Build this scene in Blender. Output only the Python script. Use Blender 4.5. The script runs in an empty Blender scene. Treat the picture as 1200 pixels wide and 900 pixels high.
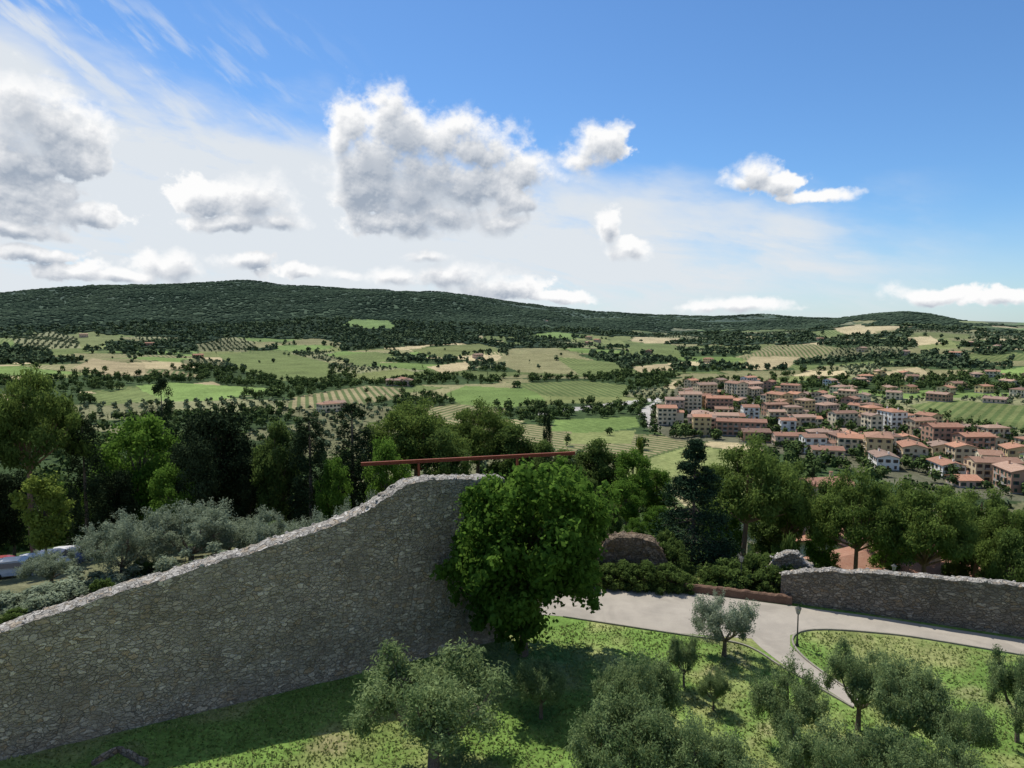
import bpy, math, numpy as np, random, time
from mathutils import Vector
T0=time.time()
rng=np.random.default_rng(7); random.seed(7)
S=bpy.context.scene
S.view_settings.view_transform='Standard'; S.view_settings.look='None'; S.view_settings.exposure=0
CH=22.0; FP=826.0; PIT=math.atan(72/FP)
# ------------------------------------------------ camera
cd=bpy.data.cameras.new('camera'); cam=bpy.data.objects.new('camera',cd); S.collection.objects.link(cam)
cd.sensor_width=36; cd.lens=36*FP/1200; cd.clip_end=80000; cd.clip_start=0.5
cam.location=(0,0,CH); cam.rotation_euler=(math.pi/2-PIT,0,0); S.camera=cam
def ray(px,py):
    dx=(px-600)/FP; dy=(450-py)/FP
    return np.array([dx, math.cos(PIT)+dy*math.sin(PIT), -math.sin(PIT)+dy*math.cos(PIT)])
def at_z(px,py,z=0.0):
    r=ray(px,py); t=(z-CH)/r[2]; return np.array([r[0]*t,r[1]*t,z])
def at_d(px,py,D):
    r=ray(px,py); t=D/r[1]; return np.array([r[0]*t,D,CH+r[2]*t])
def topx(x,y,z):
    f=(y*math.cos(PIT)-(z-CH)*math.sin(PIT)); u=(y*math.sin(PIT)+(z-CH)*math.cos(PIT))
    f=np.where(f>1e-3,f,1e-3)
    return 600+FP*x/f, 450-FP*u/f
def ss(a,b,x):
    t=np.clip((x-a)/(b-a),0,1); return t*t*(3-2*t)
def _h(i,j,k=0):
    v=np.sin(i*127.1+j*311.7+k*74.7)*43758.5453; return v-np.floor(v)
def vnoise(x,y,k=0):
    i=np.floor(x); j=np.floor(y); fx=x-i; fy=y-j; fx=fx*fx*(3-2*fx); fy=fy*fy*(3-2*fy)
    return (_h(i,j,k)*(1-fx)+_h(i+1,j,k)*fx)*(1-fy)+(_h(i,j+1,k)*(1-fx)+_h(i+1,j+1,k)*fx)*fy
def fbm(x,y,k=0,o=4):
    s=0;a=.5
    for n in range(o): s=s+a*vnoise(x*2**n,y*2**n,k+n); a*=.5
    return s
# ------------------------------------------------ tall wall path
WA=at_z(0,882)[:2]; WB=at_z(586,743)[:2]
wd=(WB-WA); WL=np.linalg.norm(wd); wd=wd/WL; wn=np.array([-wd[1],wd[0]])
if wn[1]<0: wn=-wn
TOPX=[-400,-200,0,60,100,200,300,380,430,455,472,490,515,560,640]
TOPY=[850,795,737,715,702,671,642,616,594,575,565,561,560,559,558]
def wall_top(s):
    p=WA+wd*s
    z=8.0
    for _ in range(4):
        px,_p=topx(p[0],p[1],z); py=np.interp(px,TOPX,TOPY); z=at_d(px,py,p[1])[2]
    return z
# ------------------------------------------------ terrain height
COLS=np.array([-900,-300,0,150,300,450,520,600,700,800,900,960,1000,1040,1080,1120,1200,1500,2200],float)
RH=np.array([260,500,900,1300,1800,2300,2700,3600,5000,9000,26000],float)
TY={-900:[440,420,395,370,352,352,372,379,379.5],
-300:[440,420,395,368,346,350,370,379,379.5],
0:[440,420,396,366,343,350,370,379,379.5],
150:[440,421,395,362,331,345,368,379,379.5],
300:[441,421,393,358,327,342,366,379,379.5],
450:[442,420,393,360,335,346,366,379,379.5],
520:[442,418,394,366,346,344,368,379,379.5],
600:[442,417,396,375,360,355,368,379,379.5],
700:[443,417,397,382,373,367,372,379,379.5],
800:[444,419,400,388,380,372,374,379,379.5],
900:[446,417,398,388,378,368,374,379,379.5],
960:[446,414,396,386,380,371,374,379,379.5],
1000:[446,412,392,377,371,373,375,379,379.5],
1040:[446,411,389,372,364,372,376,379,379.5],
1080:[446,411,389,374,367,372,376,379,379.5],
1120:[445,412,391,380,376,376,378,379,379.5],
1200:[444,413,396,385,380,379,379,379,379.5],
1500:[444,415,398,388,381,379,379,379,379.5],
2200:[444,415,398,388,381,379,379,379,379.5]}
AZ=np.arctan((COLS-600)/FP)
ZT=np.zeros((len(COLS),len(RH)))
for i,c in enumerate(COLS):
    ca=math.cos(AZ[i])
    ZT[i,0]=-47; ZT[i,1]=-50
    for j,yv in enumerate(TY[int(c)]):
        D=RH[j+2]*ca; ZT[i,j+2]=CH-D*(yv-378)/FP
def smooth_interp(az,lr):
    LR=np.log(RH); i=np.clip(np.searchsorted(AZ,az)-1,0,len(AZ)-2); j=np.clip(np.searchsorted(LR,lr)-1,0,len(LR)-2)
    a=np.clip((az-AZ[i])/(AZ[i+1]-AZ[i]),0,1); b=np.clip((lr-LR[j])/(LR[j+1]-LR[j]),0,1)
    return (ZT[i,j]*(1-a)+ZT[i+1,j]*a)*(1-b)+(ZT[i,j+1]*(1-a)+ZT[i+1,j+1]*a)*b
def H(x,y):
    x=np.asarray(x,float); y=np.asarray(y,float)
    rho=np.sqrt(x*x+y*y)+1e-6; az=np.arctan2(x,np.where(y>0,y,1e-6+0*y)); az=np.where(y<=0,np.sign(x)*1.4,az)
    w=(x-WA[0])*wn[0]+(y-WA[1])*wn[1]; s=(x-WA[0])*wd[0]+(y-WA[1])*wd[1]
    raise_=ss(0.35,0.95,w)*(5.0-0.13*np.clip(w,0,40))*(1-ss(WL-17,WL-5,s))*(1-ss(25,60,w))
    t=ss(60,255,rho)
    drop=-7.5*ss(0,11,(y-(58.5-0.25*(x-18)))) *ss(19,27,x)*(1-ss(120,200,rho))
    near=raise_+drop
    lr=np.log(np.clip(rho,260,25999)); e=0.09
    far=(smooth_interp(az-.02,lr-e)+smooth_interp(az-.02,lr+e)+smooth_interp(az+.02,lr-e)+smooth_interp(az+.02,lr+e)+2*smooth_interp(az,lr))/6
    z=near*(1-t)+far*t
    amp=ss(90,260,rho)*1.2+ss(650,1300,rho)*15+ss(1500,2400,rho)*6
    z=z+amp*(fbm(x/260+3,y/260,1,4)-.47)*2*(1-ss(4000,6000,rho))
    g=np.abs(fbm(x/420+9,y/900,6,3)-.45)*2
    z=z+ss(1700,2200,rho)*(1-ss(2400,2700,rho))*(g-.25)*38
    return z
def hz(x,y): return float(H(np.array([x]),np.array([y]))[0])
def hit(px,py,D0=60,D1=8000):
    r=ray(px,py); Ds=np.geomspace(D0,D1,900); t=Ds/r[1]; X=r[0]*t; Z=CH+r[2]*t; hh=H(X,Ds)
    k=np.argmax(Z<hh)
    if not (Z<hh).any(): k=len(Ds)-1
    return X[k],Ds[k],hh[k]
# ------------------------------------------------ fields
TYPES={'wood':0,'grass':1,'vine':2,'dry':3,'olive':4,'town':5,'road':6,'vinetan':7,'bright':8}
COLT=np.array([[.045,.072,.028],[.18,.20,.075],[.15,.175,.065],[.40,.33,.19],[.19,.19,.10],[.14,.14,.09],[.36,.34,.31],[.31,.265,.145],[.165,.235,.07]])
MAN=[('dry',[(85,432),(108,420),(170,428),(172,440),(130,441)]),('bright',[(400,381),(412,374),(455,375),(465,384),(430,386)]),
('vine',[(255,415),(330,412),(385,425),(385,447),(330,446),(270,430)]),('vinetan',[(330,480),(345,465),(430,452),(475,455),(470,466),(400,478)]),
('vinetan',[(580,425),(600,408),(650,408),(705,425),(690,440),(610,436)]),('vine',[(650,418),(720,425),(735,436),(680,440)]),
('bright',[(520,462),(545,452),(625,456),(640,470),(600,478),(540,474)]),('grass',[(60,395),(110,388),(150,398),(100,408)]),
('olive',[(15,398),(60,388),(90,396),(95,408),(20,410)]),('olive',[(225,404),(260,398),(300,402),(290,412),(235,412)]),
('bright',[(645,505),(650,492),(745,488),(750,500),(700,508)]),('grass',[(660,520),(665,508),(745,504),(740,520)]),
('vinetan',[(870,420),(900,405),(950,403),(985,408),(960,420),(900,432)]),('dry',[(868,430),(880,418),(940,418),(925,430),(890,434)]),
('dry',[(975,385),(1010,380),(1030,392),(990,392)]),('olive',[(985,430),(1030,426),(1040,440),(1000,444)]),('dry',[(1035,436),(1075,430),(1090,438),(1050,442)]),
('grass',[(1070,400),(1110,396),(1130,408),(1080,410)]),('bright',[(1165,435),(1200,430),(1230,440),(1170,444)]),
('vine',[(1065,475),(1110,468),(1230,478),(1230,510),(1180,500),(1090,488)]),('vine',[(730,400),(790,405),(800,418),(740,412)]),
('grass',[(480,410),(560,402),(590,410),(520,420)]),('vine',[(600,450),(680,446),(740,452),(730,466),(640,464)]),
('dry',[(500,430),(545,424),(560,431),(520,438)]),('dry',[(200,452),(250,447),(262,453),(215,460)]),('dry',[(740,430),(780,426),(790,433),(750,437)]),
('grass',[(400,440),(470,432),(500,440),(440,448)]),('wood',[(400,388),(560,385),(560,400),(400,412)]),('wood',[(0,405),(60,412),(60,425),(0,425)]),
('bright',[(160,452),(200,448),(330,456),(250,470),(180,470)]),('vine',[(100,462),(160,455),(190,468),(120,476)]),
('vinetan',[(480,478),(540,474),(600,480),(560,492),(500,490)]),('vine',[(390,418),(440,412),(470,420),(420,430)]),('dry',[(1060,396),(1090,394),(1105,402),(1075,405)]),
('town',[(755,500),(765,478),(800,448),(880,444),(960,462),(1060,484),(1230,515),(1230,590),(1090,580),(1000,552),(930,535),(870,520),(790,515)]),
('road',[(630,486.5),(632,482.5),(700,474),(780,465),(783,468),(702,478)]),('road',[(760,500),(748,488),(752,480),(768,470),(776,470),(762,482),(762,490),(774,500)]),
]
def inpoly(px,py,poly):
    c=np.zeros(px.shape,bool); n=len(poly); j=n-1
    for i in range(n):
        xi,yi=poly[i]; xj,yj=poly[j]
        c^=((yi>py)!=(yj>py))&(px<(xj-xi)*(py-yi)/((yj-yi)+1e-9)+xi); j=i
    return c
def field(x,y,z):
    rho=np.hypot(x,y)
    Sx=115.0
    wx=x+34*(fbm(x/120,y/120,3,2)-.4); wy=y+34*(fbm(x/120,y/120,8,2)-.4)
    a=.5; gx=(wx*math.cos(a)-wy*math.sin(a))/Sx; gy=(wx*math.sin(a)+wy*math.cos(a))/(Sx*.8)
    ci=np.floor(gx); cj=np.floor(gy)
    d1=np.full(x.shape,9.); d2=d1.copy(); hid=np.zeros(x.shape)
    for di in (-1,0,1):
        for dj in (-1,0,1):
            i=ci+di;j=cj+dj; sx=i+.15+.7*_h(i,j,11); sy=j+.15+.7*_h(i,j,12)
            d=np.maximum(np.abs(gx-sx),np.abs(gy-sy))*.6+.4*np.hypot(gx-sx,gy-sy)
            m=d<d1; d2=np.where(m,d1,np.minimum(d2,d)); hid=np.where(m,_h(i,j,13),hid); d1=np.where(m,d,d1)
    edge=(d2-d1)*Sx
    ty=np.full(x.shape,1)
    for th,t in ((.0,4),(.15,2),(.32,1),(.43,8),(.50,0),(.62,7),(.80,4),(.87,3),(.96,1)):
        ty=np.where(hid>=th,t,ty)
    px,py=topx(x,y,z)
    lim=np.interp(px,[-900,0,100,300,450,520,600,700,780,900,960,1000,1100,1140,1300],[392,392,390,398,400,392,392,388,386,388,384,376,379,376,376])
    lim=lim+7*(fbm(x/150,y/150,5,3)-.45)*2
    wz=(py<lim)&(rho>1500)
    ty=np.where(wz,0,ty); ty=np.where(rho<250,0,ty)
    ty=np.where((fbm(x/170,y/110,21,3)>.545)&(rho>250),0,ty)
    for k,(t,poly) in enumerate(MAN):
        m=inpoly(px,py,poly)&(rho>230)&(y>0)
        ty=np.where(m,TYPES[t],ty); hid=np.where(m,(k*.6180339)%1,hid); edge=np.where(m,30,edge)
    return ty,hid,edge
# ------------------------------------------------ material helpers
def newmat(n):
    m=bpy.data.materials.new(n); m.use_nodes=True; nt=m.node_tree; nt.nodes.clear(); return m,nt
class NB:
    def __init__(s,nt): s.nt=nt
    def n(s,t,**k):
        nd=s.nt.nodes.new(t)
        for a,v in k.items(): setattr(nd,a,v)
        return nd
    def l(s,a,b): s.nt.links.new(a,b)
    def math(s,op,a,b=None,clamp=False):
        nd=s.nt.nodes.new('ShaderNodeMath'); nd.operation=op; nd.use_clamp=clamp
        for i,v in enumerate((a,b)):
            if v is None: continue
            if isinstance(v,(int,float)): nd.inputs[i].default_value=v
            else: s.l(v,nd.inputs[i])
        return nd.outputs[0]
    def mix(s,f,a,b,bt='MIX'):
        nd=s.nt.nodes.new('ShaderNodeMix'); nd.data_type='RGBA'; nd.blend_type=bt
        for i,v in ((0,f),(6,a),(7,b)):
            if isinstance(v,(int,float)): nd.inputs[i].default_value=v
            elif isinstance(v,tuple): nd.inputs[i].default_value=(*v,1) if len(v)==3 else v
            else: s.l(v,nd.inputs[i])
        return nd.outputs[2]
    def noise(s,vec,scale,detail=4,rough=.55,dist=0):
        nd=s.nt.nodes.new('ShaderNodeTexNoise'); nd.inputs['Scale'].default_value=scale; nd.inputs['Detail'].default_value=detail
        nd.inputs['Roughness'].default_value=rough; nd.inputs['Distortion'].default_value=dist
        if vec is not None: s.l(vec,nd.inputs['Vector'])
        return nd.outputs[0]
    def mr(s,v,a,b,c=0,d=1,smooth=False):
        nd=s.nt.nodes.new('ShaderNodeMapRange'); nd.interpolation_type='SMOOTHSTEP' if smooth else 'LINEAR'
        s.l(v,nd.inputs[0])
        for i,q in enumerate((a,b,c,d)): nd.inputs[i+1].default_value=q
        return nd.outputs[0]
    def bump(s,h,strength,dist):
        nd=s.nt.nodes.new('ShaderNodeBump'); nd.inputs['Strength'].default_value=strength; nd.inputs['Distance'].default_value=dist
        s.l(h,nd.inputs['Height']); return nd.outputs[0]
    def out(s,col,rough=.9,normal=None,spec=.2,metal=0):
        p=s.nt.nodes.new('ShaderNodeBsdfPrincipled'); o=s.nt.nodes.new('ShaderNodeOutputMaterial')
        if isinstance(col,tuple): p.inputs['Base Color'].default_value=(*col,1)
        else: s.l(col,p.inputs['Base Color'])
        p.inputs['Roughness'].default_value=rough; p.inputs['Specular IOR Level'].default_value=spec; p.inputs['Metallic'].default_value=metal
        if normal is not None: s.l(normal,p.inputs['Normal'])
        s.l(p.outputs[0],o.inputs[0]); return p
def leafmat(name,dark,light,trans=.3):
    m,nt=newmat(name); b=NB(nt)
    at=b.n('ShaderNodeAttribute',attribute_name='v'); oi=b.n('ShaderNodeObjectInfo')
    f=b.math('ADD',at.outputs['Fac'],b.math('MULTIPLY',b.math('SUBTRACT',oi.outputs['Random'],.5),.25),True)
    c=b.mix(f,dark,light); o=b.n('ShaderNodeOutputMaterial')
    d=b.n('ShaderNodeBsdfDiffuse'); b.l(c,d.inputs['Color'])
    if trans<=0: b.l(d.outputs[0],o.inputs[0]); return m
    t=b.n('ShaderNodeBsdfTranslucent'); b.l(b.mix(.6,c,tuple(min(1,v*1.6) for v in light)),t.inputs[0])
    mx=b.n('ShaderNodeMixShader'); mx.inputs[0].default_value=trans; b.l(d.outputs[0],mx.inputs[1]); b.l(t.outputs[0],mx.inputs[2])
    b.l(mx.outputs[0],o.inputs[0]); return m
def noisemat(name,c1,c2,scale,rough=.9,bump=.3,bd=.05,spec=.2,metal=0):
    m,nt=newmat(name); b=NB(nt); tc=b.n('ShaderNodeTexCoord').outputs['Object']
    n1=b.noise(tc,scale,5,.65); n2=b.noise(tc,scale*7,3)
    c=b.mix(b.mr(n1,.3,.7),c1,c2); c=b.mix(.35,c,b.mix(b.mr(n2,.3,.7),tuple(v*.6 for v in c1),tuple(v*1.3 for v in c2)))
    b.out(c,rough,b.bump(n2,bump,bd),spec,metal); return m
def build(name,parts,mats,smooth=False,link=True):
    V=[];LI=[];LS=[];MI=[];AT=[];off=0;lo=0
    for v,f,mi,at in parts:
        v=np.asarray(v,float); f=np.asarray(f,int)
        if len(f)==0: continue
        V.append(v); LI.append((f+off).ravel()); k=f.shape[1]; LS.append(lo+np.arange(len(f))*k); lo+=f.size
        MI.append(np.full(len(f),mi) if np.isscalar(mi) else mi); AT.append(np.zeros(len(v)) if at is None else at); off+=len(v)
    V=np.concatenate(V);LI=np.concatenate(LI);LS=np.concatenate(LS);MI=np.concatenate(MI);AT=np.concatenate(AT)
    me=bpy.data.meshes.new(name); me.vertices.add(len(V)); me.vertices.foreach_set('co',V.astype(np.float32).ravel())
    me.loops.add(len(LI)); me.loops.foreach_set('vertex_index',LI.astype(np.int32)); me.polygons.add(len(LS)); me.polygons.foreach_set('loop_start',LS.astype(np.int32))
    me.polygons.foreach_set('material_index',MI.astype(np.int32))
    me.polygons.foreach_set('use_smooth',np.full(len(LS),smooth))
    a=me.attributes.new('v','FLOAT','POINT'); a.data.foreach_set('value',AT.astype(np.float32))
    for m in mats: me.materials.append(m)
    me.update(calc_edges=True)
    if not link: return me
    ob=bpy.data.objects.new(name,me); S.collection.objects.link(ob); return ob
def box(cx,cy,cz,sx,sy,sz):
    v=np.array([[x,y,z] for z in(-.5,.5) for y in(-.5,.5) for x in(-.5,.5)])*[sx,sy,sz]+[cx,cy,cz]
    f=np.array([[0,2,3,1],[4,5,7,6],[0,1,5,4],[2,6,7,3],[0,4,6,2],[1,3,7,5]]); return v,f
def tube(p0,p1,r0,r1,n=7):
    p0=np.array(p0,float);p1=np.array(p1,float);d=p1-p0;d/=np.linalg.norm(d)+1e-9
    a=np.cross(d,[0,0,1.] if abs(d[2])<.9 else [1.,0,0]);a/=np.linalg.norm(a);b=np.cross(d,a)
    t=np.arange(n)*2*math.pi/n; ring=np.outer(np.cos(t),a)+np.outer(np.sin(t),b)
    v=np.concatenate([p0+ring*r0,p1+ring*r1]); i=np.arange(n);j=(i+1)%n
    return v,np.stack([i,j,j+n,i+n],1)
def leaves(C,R,cnt,size,aspect=.5,flat=1.0,vc=None,up=0.0,shell=.5):
    n=len(C)*cnt; idx=np.repeat(np.arange(len(C)),cnt)
    d=rng.normal(size=(n,3)); d/=np.linalg.norm(d,axis=1)[:,None]
    rr=rng.random(n)**shell
    rad=R[idx][:,None]*rr[:,None]*(1+.18*rng.normal(size=(n,1)))
    P=C[idx]+d*rad*[1,1,flat]
    nn=d*.7+rng.normal(size=(n,3))*.6+[0,0,up]; nn/=np.linalg.norm(nn,axis=1)[:,None]
    t=np.cross(nn,rng.normal(size=(n,3))); t/=np.linalg.norm(t,axis=1)[:,None]; b=np.cross(nn,t)
    s=size*(.6+.8*rng.random((n,1)))
    t=t*s*.5; b=b*s*.5*aspect
    v=np.stack([P-t,P+b,P+t,P-b],1).reshape(-1,3)
    f=np.arange(n*4).reshape(-1,4)
    if vc is None: vc=rng.random(len(C))
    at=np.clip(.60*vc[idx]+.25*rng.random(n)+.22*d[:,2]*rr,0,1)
    return v,f,np.repeat(at,4)
M_bark=noisemat('bark',(.10,.075,.055),(.20,.16,.12),3,bump=.8)
M_barkp=noisemat('pine_bark',(.13,.075,.05),(.26,.17,.12),3,bump=.8)
M_decid=leafmat('leaf_fresh_green',(.036,.08,.013),(.135,.235,.038),.36)
M_decid2=leafmat('leaf_mid_green',(.036,.065,.018),(.13,.185,.048),.30)
M_lime=leafmat('leaf_lime_green',(.09,.13,.025),(.25,.31,.065),.42)
M_oak=leafmat('leaf_holm_oak',(.016,.028,.013),(.058,.080,.035),0)
M_cyp=leafmat('leaf_cypress',(.016,.030,.013),(.052,.074,.032),0)
M_pine=leafmat('needles_pine',(.045,.075,.018),(.17,.235,.055),.3)
M_fir=leafmat('needles_fir',(.014,.030,.016),(.050,.084,.042),0)
M_olive=leafmat('leaf_olive',(.10,.13,.075),(.30,.345,.235),.25)
M_oliveg=leafmat('leaf_olive_green',(.075,.12,.045),(.235,.30,.125),.28)
M_far=leafmat('leaf_distant',(.036,.062,.022),(.125,.17,.055),.0)
M_fard=leafmat('leaf_far_valley_haze_tint',(.052,.078,.042),(.12,.16,.08),.0)  # distance haze put into the colour: cooler, lighter leaves
M_forest=leafmat('leaf_forest_haze_tint',(.054,.080,.052),(.082,.113,.070),.0)  # hill leaves coloured paler and bluer to stand in for haze
# ------------------------------------------------ tree meshes
def T_decid(name,Ht,W,leafmat_,nc=70,cnt=330,size=.28,trunk=.24,low=.2,rc=(.17,.30),lobk=.28,shape=0):
    R=W/2; cz=Ht*(low+(1-low)/2); rz=Ht*(1-low)/2
    C=[]
    lob=rng.normal(size=(12,3)); lob/=np.linalg.norm(lob,axis=1)[:,None]
    while len(C)<nc:
        p=rng.uniform(-1,1,3); l=np.linalg.norm(p)
        if l>1 or l<.25: continue
        k=(1-lobk)+lobk*max(0,max(lob@(p/l)))**4
        if l>k*.95: continue
        if p[2]<-.5 and math.hypot(p[0],p[1])>.8: continue
        if shape: p=p*[1+.12*p[2],1+.12*p[2],1]
        C.append(p)
    C=np.array(C); rad=rng.uniform(rc[0],rc[1],nc)*R
    P=C*[R*.88,R*.88,rz*.92]+[0,0,cz]
    parts=[]
    fork=Ht*max(low,.12)*1.1
    parts.append((*tube((0,0,-.4),(.05,.02,fork*.5),trunk*1.25,trunk),0,None)); parts.append((*tube((.05,.02,fork*.5),(0.1,-.05,fork),trunk,trunk*.85),0,None))
    parts.append((*tube((.1,-.05,fork),(0,.1,cz+rz*.4),trunk*.8,trunk*.25),0,None))
    for i in range(0,nc,2):
        z0=fork+(P[i,2]-fork)*.35 if P[i,2]>fork else fork*.9
        m=(P[i]*[.45,.45,0]+[0,0,z0+(P[i,2]-z0)*.55])
        parts.append((*tube((0.05,0,z0),m,trunk*.32,trunk*.18,5),0,None)); parts.append((*tube(m,P[i],trunk*.18,trunk*.06,5),0,None))
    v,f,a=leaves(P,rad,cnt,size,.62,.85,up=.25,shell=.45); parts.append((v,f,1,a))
    if shape:   # leafy shoots growing out of the outer clumps
        n=150; ci=rng.integers(0,nc,n); d=C[ci]/np.linalg.norm(C[ci],axis=1)[:,None]+rng.normal(size=(n,3))*.35; d/=np.linalg.norm(d,axis=1)[:,None]
        Q=P[ci]+d*(rad[ci]*rng.uniform(.9,1.35,n))[:,None]
        v,f,a=leaves(Q,rng.uniform(.25,.5,n),40,size,.6,1,up=.2); parts.append((v,f,1,a))
    return build(name,parts,[M_bark,leafmat_],link=False)
def T_pine(name,Ht,W,low=.5,nc=75,cnt=300,lm=None):
    R=W/2; parts=[]; C=[]
    base=Ht*low; th=Ht*(1-low)
    while len(C)<nc:
        a=rng.uniform(0,6.283); r=math.sqrt(rng.random())*.92; e=math.sqrt(1-r*r)
        C.append((R*r*math.cos(a),R*r*math.sin(a)*.95,base+th*(.10+.80*e*rng.uniform(.3,1.))+.05*th*math.sin(3*a)))
    P=np.array(C); rad=rng.uniform(.14,.25,nc)*R
    bend=np.array([rng.uniform(-.4,.4),rng.uniform(-.4,.4)])
    k1=np.array([bend[0],bend[1],Ht*.25]); k2=np.array([0,0,base+th*.15])
    parts.append((*tube((0,0,-.5),k1,.30,.25),0,None)); parts.append((*tube(k1,k2,.25,.19),0,None)); parts.append((*tube(k2,(0,0,Ht*.88),.17,.06),0,None))
    for i in range(0,nc,3):
        st=k1+(k2-k1)*rng.uniform(.75,1.0); m=st+(P[i]-st)*[.6,.6,.45]
        parts.append((*tube(st,m,.09,.05,5),0,None)); parts.append((*tube(m,P[i],.05,.03,5),0,None))
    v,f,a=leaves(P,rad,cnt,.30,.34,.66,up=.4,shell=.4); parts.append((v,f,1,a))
    return build(name,parts,[M_barkp,lm or M_pine],link=False)
def T_cyp(name,Ht,W,mat,nc=110,cnt=150,fir=False,size=.2):
    R=W/2; parts=[(*tube((0,0,-.4),(0,0,Ht*.95),.22,.03),0,None)]
    t=rng.random(nc)**(1.25 if fir else 1.0); z=Ht*(.05+.93*t)
    if fir: prof=(1-t)**.8*.92+.04
    else: prof=np.sqrt(np.clip(1-(np.abs(t-.35)/.68)**2.2,0.02,1))*.8
    a=rng.random(nc)*6.283; rr=prof*R*(.55+.45*rng.random(nc))
    P=np.stack([rr*np.cos(a),rr*np.sin(a),z],1)
    rad=(rng.uniform(.20,.36,nc)*R*(.35+prof*.8))
    if fir:
        P[:,2]-=rr*.12
        for i in range(0,nc,2): parts.append((*tube((0,0,P[i,2]+rr[i]*.2),P[i],.07,.03,5),0,None))
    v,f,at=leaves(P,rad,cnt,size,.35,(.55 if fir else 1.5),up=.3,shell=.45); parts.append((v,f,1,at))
    return build(name,parts,[M_bark,mat],link=False)
def T_olive(name,Ht,W,mat,nc=46,cnt=420,size=.17,low=.22):
    R=W/2; parts=[]
    fk=np.array([rng.uniform(-.2,.2),rng.uniform(-.2,.2),Ht*.24])
    parts.append((*tube((0,0,-.3),fk*[1,1,.5],.26,.2,8),0,None)); parts.append((*tube(fk*[1,1,.5],fk,.2,.17,8),0,None))
    nb=7; bd=[]
    for i in range(nb):
        a=i*6.283/nb+rng.uniform(-.4,.4); e=fk+np.array([math.cos(a)*R*.55,math.sin(a)*R*.55,Ht*rng.uniform(.25,.42)])
        m=fk+(e-fk)*[.6,.6,.4]; parts.append((*tube(fk,m,.12,.085,6),0,None)); parts.append((*tube(m,e,.085,.05,6),0,None)); bd.append(e)
    bd=np.array(bd); P=[];
    for i in range(nc):
        b_=bd[i%nb]; d=rng.normal(size=3); d/=np.linalg.norm(d); p=b_+d*[R*.42,R*.42,Ht*.22]*(rng.random()**.4)
        p[2]=np.clip(p[2],Ht*low,Ht*.93); P.append(p); parts.append((*tube(b_,p,.035,.012,4),0,None))
    P=np.array(P); rad=rng.uniform(.13,.25,nc)*R
    v,f,at=leaves(P,rad,cnt,size,.34,.95,up=.35,shell=.6); parts.append((v,f,1,at))
    n=len(P)*2; Q=P[rng.integers(0,len(P),n)]; dd=rng.normal(size=(n,3)); dd[:,2]=np.abs(dd[:,2])+.6; dd/=np.linalg.norm(dd,axis=1)[:,None]
    Q=np.concatenate([Q+dd*R*k for k in (.2,.26,.32)]); v,f,at=leaves(Q,np.full(len(Q),.10*R),18,size,.32,1,up=.2); parts.append((v,f,1,at))
    return build(name,parts,[M_bark,mat],link=False)
def T_shrub(name,Ht,W,mat,nc=34,cnt=260,size=.16):
    R=W/2; P=[]
    while len(P)<nc:
        p=rng.uniform(-1,1,3); p[2]=abs(p[2])
        if np.linalg.norm(p)<1: P.append(p*[R*.85,R*.85,Ht*.85])
    P=np.array(P); parts=[(*tube((0,0,-.2),p,.03,.01,4),0,None) for p in P]
    v,f,at=leaves(P,rng.uniform(.15,.3,nc)*R,cnt,size,.45,.9,up=.3); parts.append((v,f,1,at))
    return build(name,parts,[M_bark,mat],link=False)
LIB={
'big':[(T_decid('broadleaf_tree',12.5,10.5,M_decid,nc=175,cnt=240,size=.30,low=.04,rc=(.12,.22),lobk=.30,shape=1),12.5,9.8)],
'dec':[(T_decid('deciduous_tree',11,8,M_decid2,nc=70,cnt=250,size=.28,low=.10),11,8),(T_decid('deciduous_tree',11,8,M_decid,nc=60,cnt=250,size=.28,low=.10),11,8)],
'lime':[(T_decid('young_tree',9,5,M_lime,nc=60,cnt=150,size=.24,low=.15,trunk=.13),9,5)],
'oak':[(T_decid('holm_oak_tree',12,9,M_oak,nc=90,cnt=240,size=.26,low=.08),12,9)],
'pine':[(T_pine('umbrella_pine_tree',11,9.5,.42,nc=100,cnt=260),11,9.5),(T_pine('umbrella_pine_tree',11,9.5,.36,nc=110,cnt=260),11,9.5)],
'pinl':[(T_pine('umbrella_pine_tree',11,9.5,.48,nc=80,cnt=280),11,9.5)],
'cyp':[(T_cyp('cypress_tree',12,3.6,M_cyp),12,3.6),(T_cyp('cypress_tree',12,3.6,M_cyp),12,3.6)],
'fir':[(T_cyp('fir_tree',13,8,M_fir,nc=190,cnt=170,fir=True,size=.26),13,8)],
'oli':[(T_olive('olive_tree',5,6,M_olive),5,6.2),(T_olive('olive_tree',5,6,M_olive),5,6.2)],
'olg':[(T_olive('olive_tree',5,6,M_oliveg,cnt=460),5,6.2),(T_olive('olive_tree',5,6,M_oliveg,cnt=420),5,6.2),(T_olive('olive_tree',5,6,M_oliveg,nc=56,cnt=420),5,6.2)],
'shr':[(T_shrub('green_shrub',2,3,M_decid2),2,3)],
'shs':[(T_shrub('silver_shrub',2,3,M_olive),2,3)],
}
CNT={}
def put(kind,x,y,Ht,W,zb=None):
    L=LIB[kind]; CNT[kind]=CNT.get(kind,0)+1; me,h0,w0=L[CNT[kind]%len(L)]
    ob=bpy.data.objects.new(me.name.split('.')[0],me); S.collection.objects.link(ob)
    z=hz(x,y) if zb is None else zb
    ob.location=(x,y,z); ob.scale=(W/w0,W/w0,Ht/h0); ob.rotation_euler=(0,0,random.uniform(0,6.28)); return ob
def tp(kind,px,top,D,wpx):
    p=at_d(px,top,D); g=hz(p[0],p[1]); return put(kind,p[0],p[1],max(1.,p[2]-g),wpx*D/FP,g)
def tb(kind,px,base,top,wpx):
    p=at_z(px,base,0); q=at_d(px,top,p[1]); return put(kind,p[0],p[1],q[2],wpx*p[1]/FP,0)
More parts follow.
